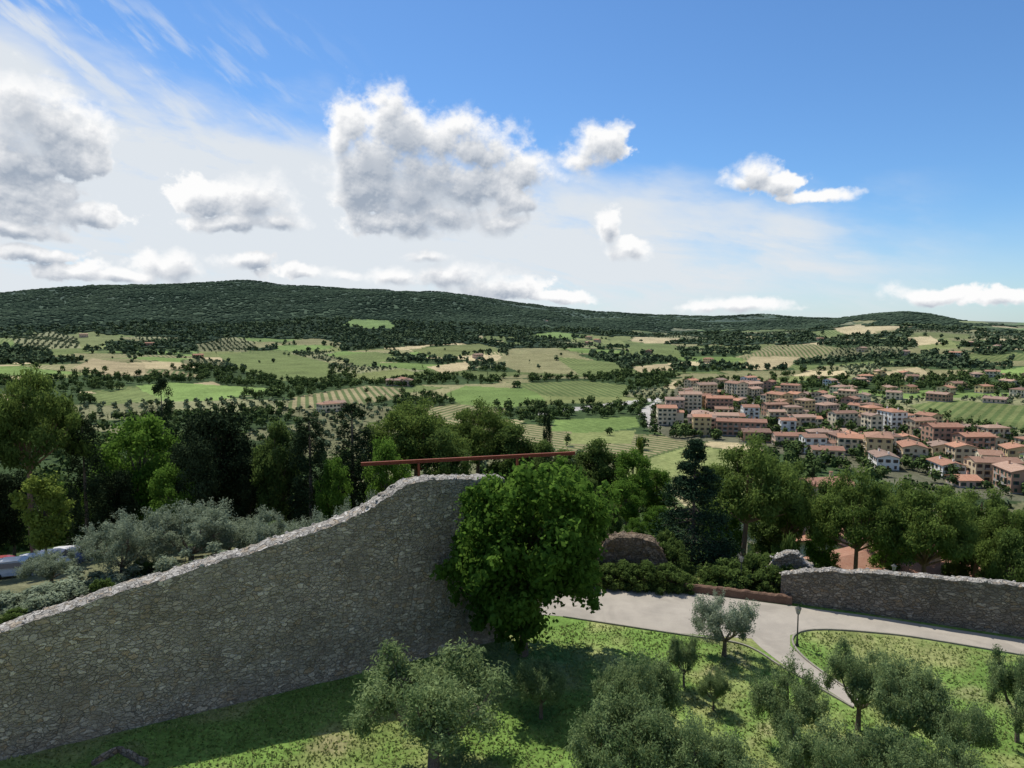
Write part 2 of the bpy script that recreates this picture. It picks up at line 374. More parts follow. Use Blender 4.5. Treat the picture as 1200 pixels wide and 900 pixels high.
# ---- lawn
tb('big',614,768,494,210)
for a in [('olg',508,908,760,215),('olg',634,842,768,72),('olg',742,868,752,112),('oli',848,768,694,84),('olg',802,806,738,44),('olg',836,832,782,40),
 ('olg',925,878,778,95),('olg',1005,856,752,90),('olg',1060,885,768,110),('olg',1118,905,812,90),('olg',1192,870,758,80),('olg',735,965,812,165),('olg',845,985,836,140),
 ('olg',960,965,840,120),('olg',1035,975,852,120),('olg',1130,995,872,120),('olg',1235,930,800,110)]: tb(*a)
# ---- behind the tall wall
for a in [('pinl',28,430,62,125),('cyp',95,482,66,52),('lime',47,542,57,72),('dec',160,478,76,110),('cyp',188,444,88,42),('oak',252,460,73,110),('dec',322,492,70,66),
 ('cyp',362,486,68,62),('cyp',412,474,74,70),('pine',487,458,80,125),('pine',560,468,92,100),('dec',452,505,68,62),('dec',605,495,88,80),('oak',225,500,66,70),
 ('oak',130,540,70,60),('oak',290,520,72,60),('cyp',345,510,72,40),('dec',390,530,66,50),('dec',520,500,75,70),('dec',200,540,64,60),('cyp',-40,470,70,50),('dec',-70,500,66,110),('pine',-160,440,66,120),
 ('oak',10,540,72,70),('dec',75,560,70,60),('dec',700,512,88,70),('dec',742,522,82,60),('cyp',641,480,100,16),('dec',665,525,86,60),('lime',750,500,110,14),
 ('dec',770,545,84,50),('dec',640,515,80,60)]: tp(*a)
for a in [('oli',140,602,50,95),('oli',222,586,52,115),('oli',312,600,54,85),('oli',385,590,56,70),('oli',425,580,58,50),('oli',60,645,50,70),('oli',180,615,56,90),('oli',265,605,60,90)]: tp(*a)
for a in [('shs',95,664,47,110),('shs',25,690,44,90),('shs',60,682,44,90),('shs',150,658,49,80),('shr',165,648,50,40),('shr',15,712,41,40),('shs',210,640,48,80),('shs',-50,700,43,110),('shs',260,630,49,80),('shr',120,672,45,40),('shs',330,625,51,70)]: tp(*a)
# ---- right side
for a in [('fir',815,513,64,112),('pine',878,510,74,128),('pine',925,530,80,84),('pine',1008,545,70,104),('pine',1088,553,68,118),('pine',1152,570,76,104),('pine',1192,583,70,90),('pine',1260,575,70,100),
 ('dec',850,575,78,60),('dec',965,562,95,50),('dec',1050,575,90,60),('dec',905,585,90,60),('dec',1130,602,84,60),('shr',925,600,66,50),('shr',960,640,66,50),('shr',900,645,60,55),('lime',930,590,80,30),
 ('dec',1190,620,64,60),('dec',985,585,110,40),('dec',1215,600,80,80),('dec',1040,615,80,46),('dec',1125,625,78,40),('dec',965,610,80,44),('pine',1045,560,84,80),('cyp',952,548,104,16),('dec',1170,615,72,50),
 ('dec',735,560,76,50),('dec',695,560,76,46),('dec',770,590,70,40),('dec',715,590,68,36),('dec',745,605,67,32)]: tp(*a)
for px,b_,t,w in [(705,684,655,40),(725,686,650,50),(752,688,650,50),(780,690,655,44),(870,690,662,50),(900,694,655,45),(690,672,630,40),(850,684,650,60),(702,668,608,40),(780,668,612,44),(800,690,665,40),(680,690,640,30),(738,672,626,36),(762,672,616,36),(930,690,645,44),(905,684,638,50),(720,670,622,30),(885,686,640,40),(948,700,660,40),(790,676,630,40),(918,694,655,36)]:
    tb('shr',px,b_,t,w*1.2)
# ------------------------------------------------ terrain mesh
az1=np.radians(np.concatenate([np.linspace(-180,-60,40,endpoint=False),np.linspace(-60,-40,60,endpoint=False),np.linspace(-40,40,760,endpoint=False),np.linspace(40,60,60,endpoint=False),np.linspace(60,180,41)]))
rr=np.concatenate([[.5,4,8,12,16,20],np.arange(21,90,.4),np.geomspace(90,2900,330),np.geomspace(2950,26000,40)])
A,Rr=np.meshgrid(az1,rr); X=Rr*np.sin(A); Y=Rr*np.cos(A); Z=H(X,Y)
ty,hid,edge=field(X,Y,Z)
col=COLT[ty]*(.78+.48*((hid*7.3)%1))[...,None]
col*=(.85+.35*fbm(X/25,Y/25,31,3))[...,None]
hedge=(edge<2.5)&(Rr>300)&(ty!=5)&(ty!=6); col[hedge]=[.05,.075,.025]
nearm=Rr<75
lawn=np.array([.135,.22,.050]); dry=np.array([.33,.29,.14]); f_=ss(.42,.68,fbm(X/3.2,Y/3.2,41,4))[...,None]*.55
lc=lawn*(1-f_)+dry*f_
bare=(ss(.60,.70,fbm(X/5+5,Y/5,47,4)))[...,None]*.6; lc=lc*(1-bare)+np.array([.27,.23,.13])*bare
w_=(X-WA[0])*wn[0]+(Y-WA[1])*wn[1]; s_=(X-WA[0])*wd[0]+(Y-WA[1])*wd[1]
behind=((w_>.5)&(s_<WL))[...,None]
lc=np.where(behind,np.array([.16,.16,.09]),lc)
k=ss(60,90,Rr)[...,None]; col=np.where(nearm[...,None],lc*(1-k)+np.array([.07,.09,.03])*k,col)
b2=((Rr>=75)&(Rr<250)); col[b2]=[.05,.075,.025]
haze_mix=(ss(1000,3200,Rr)*.42)[...,None]; col=col*(1-haze_mix)+np.array([.12,.16,.17])*haze_mix  # aerial haze painted into the ground colour, growing with distance
haze_mix=(ss(3600,12000,Rr)*.75)[...,None]; col=col*(1-haze_mix)+np.array([.18,.25,.33])*haze_mix  # bluer haze painted over the farthest ground
rows=np.zeros(X.shape+(3,)); ang=(hid*37.1)%3.14; ang=np.where(ty==4,.5,ang)
per=np.where(ty==4,11.,7.0); st=np.where(ty==2,.7,0)+np.where(ty==7,.85,0)+np.where(ty==1,.12,0)+np.where(ty==8,.15,0)
st=st*(Rr>250)
rows[...,0]=np.cos(ang)*6.283/per; rows[...,1]=np.sin(ang)*6.283/per; rows[...,2]=st
nr,na=X.shape
V=np.stack([X,Y,Z],-1).reshape(-1,3); ii,jj=np.meshgrid(np.arange(nr-1),np.arange(na-1),indexing='ij'); a0=(ii*na+jj).ravel()
F=np.stack([a0,a0+na,a0+na+1,a0+1],1)[:, ::-1]
m,nt=newmat('terrain_ground'); b=NB(nt)
geo=b.n('ShaderNodeNewGeometry').outputs['Position']
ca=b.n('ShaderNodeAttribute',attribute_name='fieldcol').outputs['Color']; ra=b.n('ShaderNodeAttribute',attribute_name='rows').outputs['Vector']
sep=b.n('ShaderNodeSeparateXYZ'); b.l(ra,sep.inputs[0]); sp=b.n('ShaderNodeSeparateXYZ'); b.l(geo,sp.inputs[0])
ph=b.math('ADD',b.math('MULTIPLY',sep.outputs[0],sp.outputs[0]),b.math('MULTIPLY',sep.outputs[1],sp.outputs[1]))
sn=b.mr(b.math('SINE',ph),-.3,.5)
sf=b.math('MULTIPLY',sn,sep.outputs[2])
n1=b.noise(geo,3.0,3,.7); n2=b.noise(geo,.35,3,.6); n3=b.noise(geo,.03,2)
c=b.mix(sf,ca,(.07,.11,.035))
c=b.mix(1,c,b.mix(b.mr(n1,.3,.7),(.6,.6,.6),(1.32,1.32,1.32)),'MULTIPLY')
c=b.mix(1,c,b.mix(b.mr(n2,.3,.7),(.72,.75,.7),(1.25,1.22,1.25)),'MULTIPLY')
c=b.mix(1,c,b.mix(b.mr(n3,.3,.7),(.85,.85,.85),(1.15,1.15,1.15)),'MULTIPLY')
b.out(c,1,b.bump(b.math('ADD',n1,b.math('MULTIPLY',n2,3)),.4,.12),.05)
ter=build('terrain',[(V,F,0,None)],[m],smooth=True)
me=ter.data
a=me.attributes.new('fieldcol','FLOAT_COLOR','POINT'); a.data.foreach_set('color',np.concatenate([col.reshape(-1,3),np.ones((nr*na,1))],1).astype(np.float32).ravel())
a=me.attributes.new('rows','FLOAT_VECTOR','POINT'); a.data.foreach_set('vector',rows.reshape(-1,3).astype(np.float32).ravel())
if me.polygons[5000].normal.z<0: me.flip_normals()
# ------------------------------------------------ distant tree masses
def sample(n,a0,a1,r0,r1):
    az=np.radians(rng.uniform(a0,a1,n)); r=np.sqrt(rng.uniform(r0*r0,r1*r1,n)); x=r*np.sin(az); y=r*np.cos(az); return x,y,r
def clump_trees(name,x,y,h,w,mat,nq,size,vv):
    n=len(x); z=H(x,y)
    idx=np.repeat(np.arange(n),nq); m_=n*nq
    d=rng.normal(size=(m_,3)); d[:,2]=d[:,2]*.9+.25; d/=np.linalg.norm(d,axis=1)[:,None]
    lob=.8+.25*np.sin(d[:,0]*5+idx*1.7)*np.sin(d[:,1]*5+idx*2.3)+.15*np.sin(d[:,2]*7+idx)
    r=rng.random(m_)**.35*lob
    P=np.stack([x[idx],y[idx],z[idx]+h[idx]*.5],1)+d*r[:,None]*np.stack([w[idx]*.5,w[idx]*.5,h[idx]*.5],1)
    nn=d+rng.normal(size=(m_,3))*.55+[0,0,.3]; nn/=np.linalg.norm(nn,axis=1)[:,None]
    t=np.cross(nn,rng.normal(size=(m_,3))); t/=np.linalg.norm(t,axis=1)[:,None]; bb=np.cross(nn,t)
    s=(size*w[idx]*(.6+.8*rng.random(m_)))[:,None]*.5
    v=np.stack([P-t*s,P+bb*s*.8,P+t*s,P-bb*s*.8],1).reshape(-1,3); f=np.arange(m_*4).reshape(-1,4)
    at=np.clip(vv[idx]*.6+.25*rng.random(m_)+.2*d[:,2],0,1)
    return build(name,[(v,f,0,np.repeat(at,4))],[mat])
x,y,r=sample(900,-42,42,92,262); u=x/y
keep=rng.random(len(x))<.75; x,y,r,u=x[keep],y[keep],r[keep],u[keep]
h=rng.uniform(6,10,len(x))*np.where(u>.12,.8,1); h=np.where(r<120,h*.7,h)
clump_trees('slope_woodland',x,y,h,h*rng.uniform(.8,1.1,len(x)),M_far,520,.11,rng.random(len(x)))
def scatter_valley(n,r0,r1,amul):
    x,y,r=sample(n,-44,44,r0,r1); z=H(x,y); t,hd,ed=field(x,y,z)
    dens=.35+1.3*ss(.40,.58,fbm(x/210+7,y/210,71,3))
    p=np.where(t==0,.9,0)+np.where((ed<5)&(t!=0),.62,0)*dens+np.where(t==5,.72,0)+np.where((t!=0),.014,0)*np.where((t==6)|(t==8),0,1)
    k=rng.random(n)<p*amul
    return x[k],y[k],r[k],t[k]
x,y,r,t=scatter_valley(14000,262,1000,.62)
h=rng.uniform(4.5,9.5,len(x)); w=h*rng.uniform(.7,1.1,len(x)); cyp=rng.random(len(x))<.12; w=np.where(cyp,h*.28,w); h=np.where(cyp,h*1.3,h); h=np.where(t==5,h*.9,h)
clump_trees('valley_trees',x,y,h,w,M_far,110,.22,np.where(cyp,.05,rng.random(len(x))))
x,y,r,t=scatter_valley(42000,1000,2000,.44)
h=rng.uniform(4,11,len(x)); w=h*rng.uniform(.8,1.25,len(x)); cyp=rng.random(len(x))<.06; w=np.where(cyp,h*.3,w)
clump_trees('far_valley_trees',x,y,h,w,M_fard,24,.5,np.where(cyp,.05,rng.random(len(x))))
a=.5
gx2,gy2=np.meshgrid(np.arange(-1800,1800,10.),np.arange(-400,2300,10.)); x=(gx2*math.cos(a)-gy2*math.sin(a)).ravel(); y=(gx2*math.sin(a)+gy2*math.cos(a)).ravel()
k=(y>260)&(y<1900)&(np.abs(x)<y*.95); x=x[k];y=y[k]; t,hd,ed=field(x,y,H(x,y)); k=(t==4)&(ed>6)&(rng.random(len(x))<.9); x=x[k]+rng.normal(size=k.sum())*1.1; y=y[k]+rng.normal(size=k.sum())*1.1
M_grove=leafmat('leaf_olive_grove',(.09,.12,.065),(.19,.23,.13),0)
clump_trees('olive_grove_trees',x,y,np.full(len(x),4.0),rng.uniform(3.4,5.4,len(x)),M_grove,18,.5,rng.random(len(x))*.5)
x,y,r=sample(120000,-42,42,1500,3900); z=H(x,y); t,hd,ed=field(x,y,z); k=(t==0)&((r<2750)|(rng.random(len(x))<.35)); x=x[k][:56000];y=y[k][:56000]
n=len(x); z=H(x,y)
ph_=(1+5**.5)/2; ico=np.array([[-1,ph_,0],[1,ph_,0],[-1,-ph_,0],[1,-ph_,0],[0,-1,ph_],[0,1,ph_],[0,-1,-ph_],[0,1,-ph_],[ph_,0,-1],[ph_,0,1],[-ph_,0,-1],[-ph_,0,1]])/1.9
icf=np.array([[0,11,5],[0,5,1],[0,1,7],[0,7,10],[0,10,11],[1,5,9],[5,11,4],[11,10,2],[10,7,6],[7,1,8],[3,9,4],[3,4,2],[3,2,6],[3,6,8],[3,8,9],[4,9,5],[2,4,11],[6,2,10],[8,6,7],[9,8,1]])
sc=rng.uniform(5,9,n)
VV=ico[None]*(1+.12*rng.normal(size=(n,12,1)))*np.stack([sc,sc,sc*.36],1)[:,None]+np.stack([x,y,z+sc*.06],1)[:,None]
FF=(icf[None]+np.arange(n)[:,None,None]*12).reshape(-1,3)
big=fbm(x/180,y/180,51,3)
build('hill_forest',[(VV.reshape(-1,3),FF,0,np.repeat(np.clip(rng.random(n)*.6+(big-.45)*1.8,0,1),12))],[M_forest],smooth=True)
# ------------------------------------------------ stone
def stonemat(name,c1,c2,mortar,scale=2.6,zs=1.7,stain=.5,patch=.0,mk=.85):
    m,nt=newmat(name); b=NB(nt); geo=b.n('ShaderNodeNewGeometry').outputs['Position']
    mp=b.n('ShaderNodeMapping'); mp.inputs['Scale'].default_value=(1,1,zs); b.l(geo,mp.inputs[0])
    nw=b.n('ShaderNodeTexNoise'); nw.inputs['Scale'].default_value=1.3; nw.inputs['Detail'].default_value=4; b.l(geo,nw.inputs['Vector'])
    va=b.n('ShaderNodeVectorMath',operation='MULTIPLY_ADD'); b.l(nw.outputs['Color'],va.inputs[0]); va.inputs[1].default_value=(1.1,1.1,.8); b.l(mp.outputs[0],va.inputs[2])
    v1=b.n('ShaderNodeTexVoronoi',feature='DISTANCE_TO_EDGE'); v1.inputs['Scale'].default_value=scale; b.l(va.outputs[0],v1.inputs['Vector'])
    v2=b.n('ShaderNodeTexVoronoi',feature='F1'); v2.inputs['Scale'].default_value=scale; b.l(va.outputs[0],v2.inputs['Vector'])
    ed=b.mr(v1.outputs['Distance'],.0,.10,0,1,True)
    sx=b.n('ShaderNodeSeparateColor'); b.l(v2.outputs['Color'],sx.inputs[0])
    n1=b.noise(geo,9,4,.7); n2=b.noise(geo,.45,4,.7); n3=b.noise(geo,24,2,.7); n4=b.noise(geo,.9,4,.7,.5)
    c=b.mix(sx.outputs[0],c1,c2); c=b.mix(b.mr(sx.outputs[1],.7,1,0,.9),c,tuple(v*1.4 for v in c2)); c=b.mix(b.mr(sx.outputs[2],.72,1,0,.75),c,(c2[0]*.85,c2[1]*.68,c2[2]*.48)); c=b.mix(b.mr(sx.outputs[0],.8,1,0,.75),c,tuple(v*.5 for v in c1))
    edm=b.math('MULTIPLY',b.math('SUBTRACT',1.0,ed),b.mr(n1,.4,.6,.2,.95)); c=b.mix(edm,c,tuple(v*mk for v in mortar))
    pm=b.mr(n4,.48,.60,0,patch,True); c=b.mix(pm,c,tuple(v*1.15 for v in mortar))
    c=b.mix(1,c,b.mix(b.mr(n1,.25,.75),(.58,.58,.58),(1.38,1.38,1.38)),'MULTIPLY')
    c=b.mix(b.mr(n2,.44,.70,0,stain),c,tuple(v*.5 for v in c1)); c=b.mix(b.mr(n3,.60,.75,0,.45),c,tuple(min(.7,v*1.6) for v in c2))
    hgt=b.math('ADD',b.math('MULTIPLY',b.math('MULTIPLY',ed,b.math('SUBTRACT',1.0,pm)),.8),b.math('ADD',b.math('MULTIPLY',n1,.9),b.math('MULTIPLY',sx.outputs[1],.6)))
    b.out(c,.95,b.bump(hgt,.95,.10),.15); return m
M_wall=stonemat('rubble_stone',(.35,.30,.225),(.52,.455,.345),(.33,.285,.215),2.7,1.8,.6,.55)
M_wtop=stonemat('weathered_coping_stone',(.34,.315,.27),(.45,.42,.37),(.25,.23,.19),3.2,1.0,.35)
M_dwall=stonemat('dark_rubble_stone',(.19,.16,.12),(.33,.28,.215),(.15,.125,.10),2.8,1.8,.5,.35)
M_earthy=stonemat('earthy_stone',(.16,.12,.08),(.26,.20,.14),(.13,.10,.07))
def stones(cs,smin,smax):
    n=len(cs); sc=rng.uniform(smin,smax,(n,3))*[1,1,.6]
    VV=ico[None]*(1+.12*rng.normal(size=(n,12,1)))*sc[:,None]+cs[:,None]
    return VV.reshape(-1,3),(icf[None]+np.arange(n)[:,None,None]*12).reshape(-1,3)
def wall_mesh(name,pts,tops,bots,thick,mats,step=.25,rough=.06,topn=5,stn=None):
    pts=np.array(pts,float); seg=np.linalg.norm(np.diff(pts,axis=0),axis=1); cs=np.concatenate([[0],np.cumsum(seg)]); n=max(4,int(cs[-1]/step)); s=np.linspace(0,cs[-1],n+1)
    px=np.interp(s,cs,pts[:,0]); py=np.interp(s,cs,pts[:,1]); tz=np.interp(s,cs,tops); bz=np.interp(s,cs,bots)
    tz=tz+.10*(rng.random(n+1)-.5)+.30*(fbm(s*.8,s*0+thick,3,3)-.45)*min(1,rough*16)
    dx=np.gradient(px);dy=np.gradient(py);l=np.hypot(dx,dy);nx=-dy/l;ny=dx/l
    flip=np.where(ny<0,-1,1); nx*=flip;ny*=flip
    nv=14; ring=[]
    for k in range(nv+1):
        t=k/nv; ring.append((-thick/2-.06*(1-t)*2,t,0))
    for k in range(1,topn): ring.append((-thick/2+thick*k/topn,1,1))
    for k in range(nv+1): ring.append((thick/2,1-k/nv,0))
    R=len(ring); G=np.zeros((n+1,R,3))
    for k,(o,t,tp_) in enumerate(ring):
        dis=rough*2*(fbm(s*1.3+k*.1,np.full_like(s,k*.6),7,3)-.45)+rough*.6*(rng.random(n+1)-.5)
        oo=o+(dis if not tp_ else 0); zz=bz+(tz-bz)*t+(tp_*(.06+.08*rng.random(n+1)))
        G[:,k,0]=px+nx*oo;G[:,k,1]=py+ny*oo;G[:,k,2]=zz
    i,j=np.meshgrid(np.arange(n),np.arange(R-1),indexing='ij'); a0=(i*R+j).ravel(); F=np.stack([a0,a0+R,a0+R+1,a0+1],1)
    mi=np.where(((j.ravel()>=nv)&(j.ravel()<nv+topn)),1,0)
    caps=[]
    for e in (0,n):
        for k in range(R//2): caps.append([e*R+k,e*R+k+1,e*R+R-2-k,e*R+R-1-k])
    V_=G.reshape(-1,3)
    parts=[(V_,F,mi,None),(V_,np.array(caps),0,None)]
    m_=int(cs[-1]*(6 if stn is None else stn)); q=rng.integers(0,n,m_); o=rng.uniform(-.46,.46,m_)*thick
    C=np.stack([px[q]+nx[q]*o+rng.normal(size=m_)*.1,py[q]+ny[q]*o,tz[q]+.04+0*o],1)
    v,f=stones(C,.07,.20); parts.append((v,f,1,None))
    return build(name,parts,mats)
sv=np.linspace(-24,WL,70); P=[WA+wd*q for q in sv]
wall_mesh('stone_city_wall',P,[wall_top(q) for q in sv],[-.4]*len(sv),1.45,[M_wall,M_wtop],.2,rough=.09)
def wl(px,top,base):
    g=at_z(px,base,0); t=at_d(px,top,g[1]); return g[:2],t[2]
def lowwall(name,L,thick,mats,bot=-.4,**k):
    P=[];T=[]
    for px,t,bs in L:
        g,z=wl(px,t,bs); P.append(g);T.append(z)
    return wall_mesh(name,P,T,[bot]*len(P),thick,mats,**k)
lowwall('stone_boundary_wall',[(915,672,702),(940,668,706),(1000,669,714),(1100,676,729),(1200,686,744),(1320,700,762),(1450,715,782)],.9,[M_dwall,M_wtop],bot=-5,step=.25)
M_brick=noisemat('brown_brick',(.12,.07,.045),(.20,.12,.08),2)
lowwall('low_brick_wall',[(786,683,690),(850,690,698),(928,700,708)],.4,[M_brick,M_brick],rough=.02,stn=1)
lowwall('ruined_stone_wall',[(896,668,688),(908,650,690),(920,646,690),(932,648,691),(940,656,692),(952,666,694)],.9,[M_dwall,M_wtop],bot=-3,rough=.15,stn=18)
lowwall('ruined_stone_wall',[(698,650,672),(712,630,674),(730,626,675),(750,628,675),(768,634,676),(780,655,676)],1.6,[M_earthy,M_earthy],rough=.2,stn=18)
lowwall('stone_edging',[(108,893,897),(140,876,880),(172,893,897)],.22,[M_dwall,M_dwall],rough=.02,stn=1)
# ------------------------------------------------ roads
m,nt=newmat('pale_asphalt'); b=NB(nt); geo=b.n('ShaderNodeNewGeometry').outputs['Position']
n1=b.noise(geo,.5,5,.65); n2=b.noise(geo,12,3,.7); n3=b.noise(geo,.16,4,.6,1.5)
c=b.mix(b.mr(n1,.3,.7),(.28,.245,.195),(.41,.36,.285)); c=b.mix(.35,c,b.mix(n2,(.15,.14,.12),(.5,.46,.4))); c=b.mix(b.mr(n3,.5,.62,0,.4,True),c,(.22,.195,.16))
b.out(c,.9,b.bump(n2,.3,.02),.2); M_road=m
M_kerb=noisemat('kerb_stone',(.30,.28,.24),(.42,.39,.34),3); M_kerb2=noisemat('worn_kerb',(.18,.165,.13),(.30,.275,.22),2)
def strip(name,up,lo,z,mat):
    A_=np.array([at_z(*p,0)[:2] for p in up]); B_=np.array([at_z(*p,0)[:2] for p in lo])
    t=np.linspace(0,1,60); ta=np.linspace(0,1,len(A_))
    a=np.stack([np.interp(t,ta,A_[:,k]) for k in(0,1)],1); c=np.stack([np.interp(t,ta,B_[:,k]) for k in(0,1)],1)
    for _ in range(3):
        a[1:-1]=(a[:-2]+a[1:-1]*2+a[2:])/4; c[1:-1]=(c[:-2]+c[1:-1]*2+c[2:])/4
    V=[]
    for k in range(6):
        q=k/5; p=a*(1-q)+c*q; V.append(np.concatenate([p,np.full((60,1),z)],1))
    V=np.concatenate(V); i,j=np.meshgrid(np.arange(5),np.arange(59),indexing='ij'); a0=(i*60+j).ravel()
    build(name,[(V,np.stack([a0,a0+60,a0+61,a0+1],1),0,None)],[mat])
strip('road',[(560,676),(680,680),(790,692),(910,708),(1020,722),(1120,738),(1220,753),(1350,775)],[(560,716),(660,722),(790,742),(900,750),(960,737),(1060,745),(1180,765),(1350,795)],.012,M_road)
strip('footpath',[(868,735),(890,758),(912,775),(935,790),(965,806),(1000,828)],[(958,733),(926,741),(926,757),(945,775),(975,796),(1010,818)],.017,M_road)
def kerb(name,L,w=.12,h=.10):
    L=np.array([at_z(*p,0)[:2] for p in L]); seg=np.concatenate([[0],np.cumsum(np.linalg.norm(np.diff(L,axis=0),axis=1))]); s=np.linspace(0,seg[-1],50)
    p=np.stack([np.interp(s,seg,L[:,k]) for k in (0,1)],1)
    for _ in range(4): p[1:-1]=(p[:-2]+2*p[1:-1]+p[2:])/4
    d=np.gradient(p,axis=0); d/=np.linalg.norm(d,axis=1)[:,None]; nn=np.stack([-d[:,1],d[:,0]],1)
    R=[np.concatenate([p+nn*o,np.full((50,1),z)],1) for o,z in((-w/2,-.1),(-w/2,h),(w/2,h),(w/2,-.1))]
    V=np.stack(R,1).reshape(-1,3); i,j=np.meshgrid(np.arange(49),np.arange(3),indexing='ij'); a0=(i*4+j).ravel()
    build(name,[(V,np.stack([a0,a0+4,a0+5,a0+1],1),0,None)],[M_kerb2])
kerb('kerb',[(660,723),(790,743),(868,754),(890,764),(912,780),(945,798),(1000,830)])
kerb('kerb',[(1015,822),(975,796),(945,775),(928,757),(926,745),(940,738),(980,738),(1060,745),(1180,765),(1350,795)])
# ------------------------------------------------ lawn tufts
n=60000; az=np.radians(rng.uniform(-40,40,n)); r=rng.uniform(27,58,n); x=r*np.sin(az); y=r*np.cos(az)
w_=(x-WA[0])*wn[0]+(y-WA[1])*wn[1]
px,py=topx(x,y,0*x); roadm=inpoly(px,py,[(540,670),(680,676),(790,688),(1220,749),(1400,780),(1400,800),(1180,768),(1060,748),(980,741),(935,742),(932,757),(948,773),(1012,820),(995,832),(930,794),(900,772),(868,756),(660,725),(540,718)])
k=(w_<-1)&(~roadm)&(py>700); x=x[k];y=y[k]; n=len(x)
hh=rng.uniform(.05,.15,n)*(.6+fbm(x/2,y/2,61,3)*1.2); aa=rng.random(n)*6.28; lx=rng.normal(size=n)*.08; ly=rng.normal(size=n)*.08; ww=.07
V=np.stack([np.stack([x-np.cos(aa)*ww,y-np.sin(aa)*ww,0*x],1),np.stack([x+np.cos(aa)*ww,y+np.sin(aa)*ww,0*x],1),np.stack([x+lx,y+ly,hh],1)],1).reshape(-1,3)
M_grass=leafmat('grass_blades',(.12,.19,.045),(.28,.31,.11),.15)
build('lawn_grass',[(V,np.arange(n*3).reshape(-1,3),0,np.repeat(np.clip(fbm(x/3.2,y/3.2,41,4)*1.2-.1+.2*rng.normal(size=n),0,1),3))],[M_grass])
# ------------------------------------------------ houses
def roofmat(name,c1,c2):
    m,nt=newmat(name); b=NB(nt); tc=b.n('ShaderNodeTexCoord').outputs['Object']
    n1=b.noise(tc,.8,4,.7); n2=b.noise(tc,6,3,.7)
    wv=b.n('ShaderNodeTexWave',bands_direction='X'); wv.inputs['Scale'].default_value=1.2; b.l(tc,wv.inputs[0])
    c=b.mix(b.mr(n1,.3,.7),c1,c2); c=b.mix(b.mr(n2,.35,.7,0,.5),c,tuple(v*.6 for v in c1)); c=b.mix(b.math('MULTIPLY',wv.outputs[1],.25),c,tuple(v*.55 for v in c1))
    oi=b.n('ShaderNodeObjectInfo'); c=b.mix(1,c,b.mix(oi.outputs['Random'],(.75,.76,.78),(1.25,1.18,1.1)),'MULTIPLY')
    b.out(c,.9,b.bump(wv.outputs[1],.6,.08),.1); return m
M_roofs=[roofmat('terracotta_tiles',(.38,.19,.125),(.50,.30,.21)),roofmat('old_terracotta_tiles',(.35,.23,.17),(.48,.35,.275)),roofmat('brown_roof_tiles',(.27,.16,.115),(.38,.25,.185))]
M_walls=[noisemat('stucco_'+n_,c_,tuple(min(.85,v*1.12) for v in c_),.5,bump=.1) for n_,c_ in (('ochre',(.60,.45,.23)),('cream',(.72,.61,.42)),('sand',(.62,.49,.31)),('brick',(.42,.25,.17)),('white',(.78,.74,.66)),('pink',(.62,.44,.33)))]
M_win=noisemat('window_glass_dark',(.03,.035,.04),(.05,.055,.06),2,.25,0,0,.5)
M_shut=noisemat('shutter_wood',(.10,.06,.035),(.14,.09,.05),4); M_shutg=noisemat('shutter_green',(.04,.08,.05),(.06,.10,.06),4)
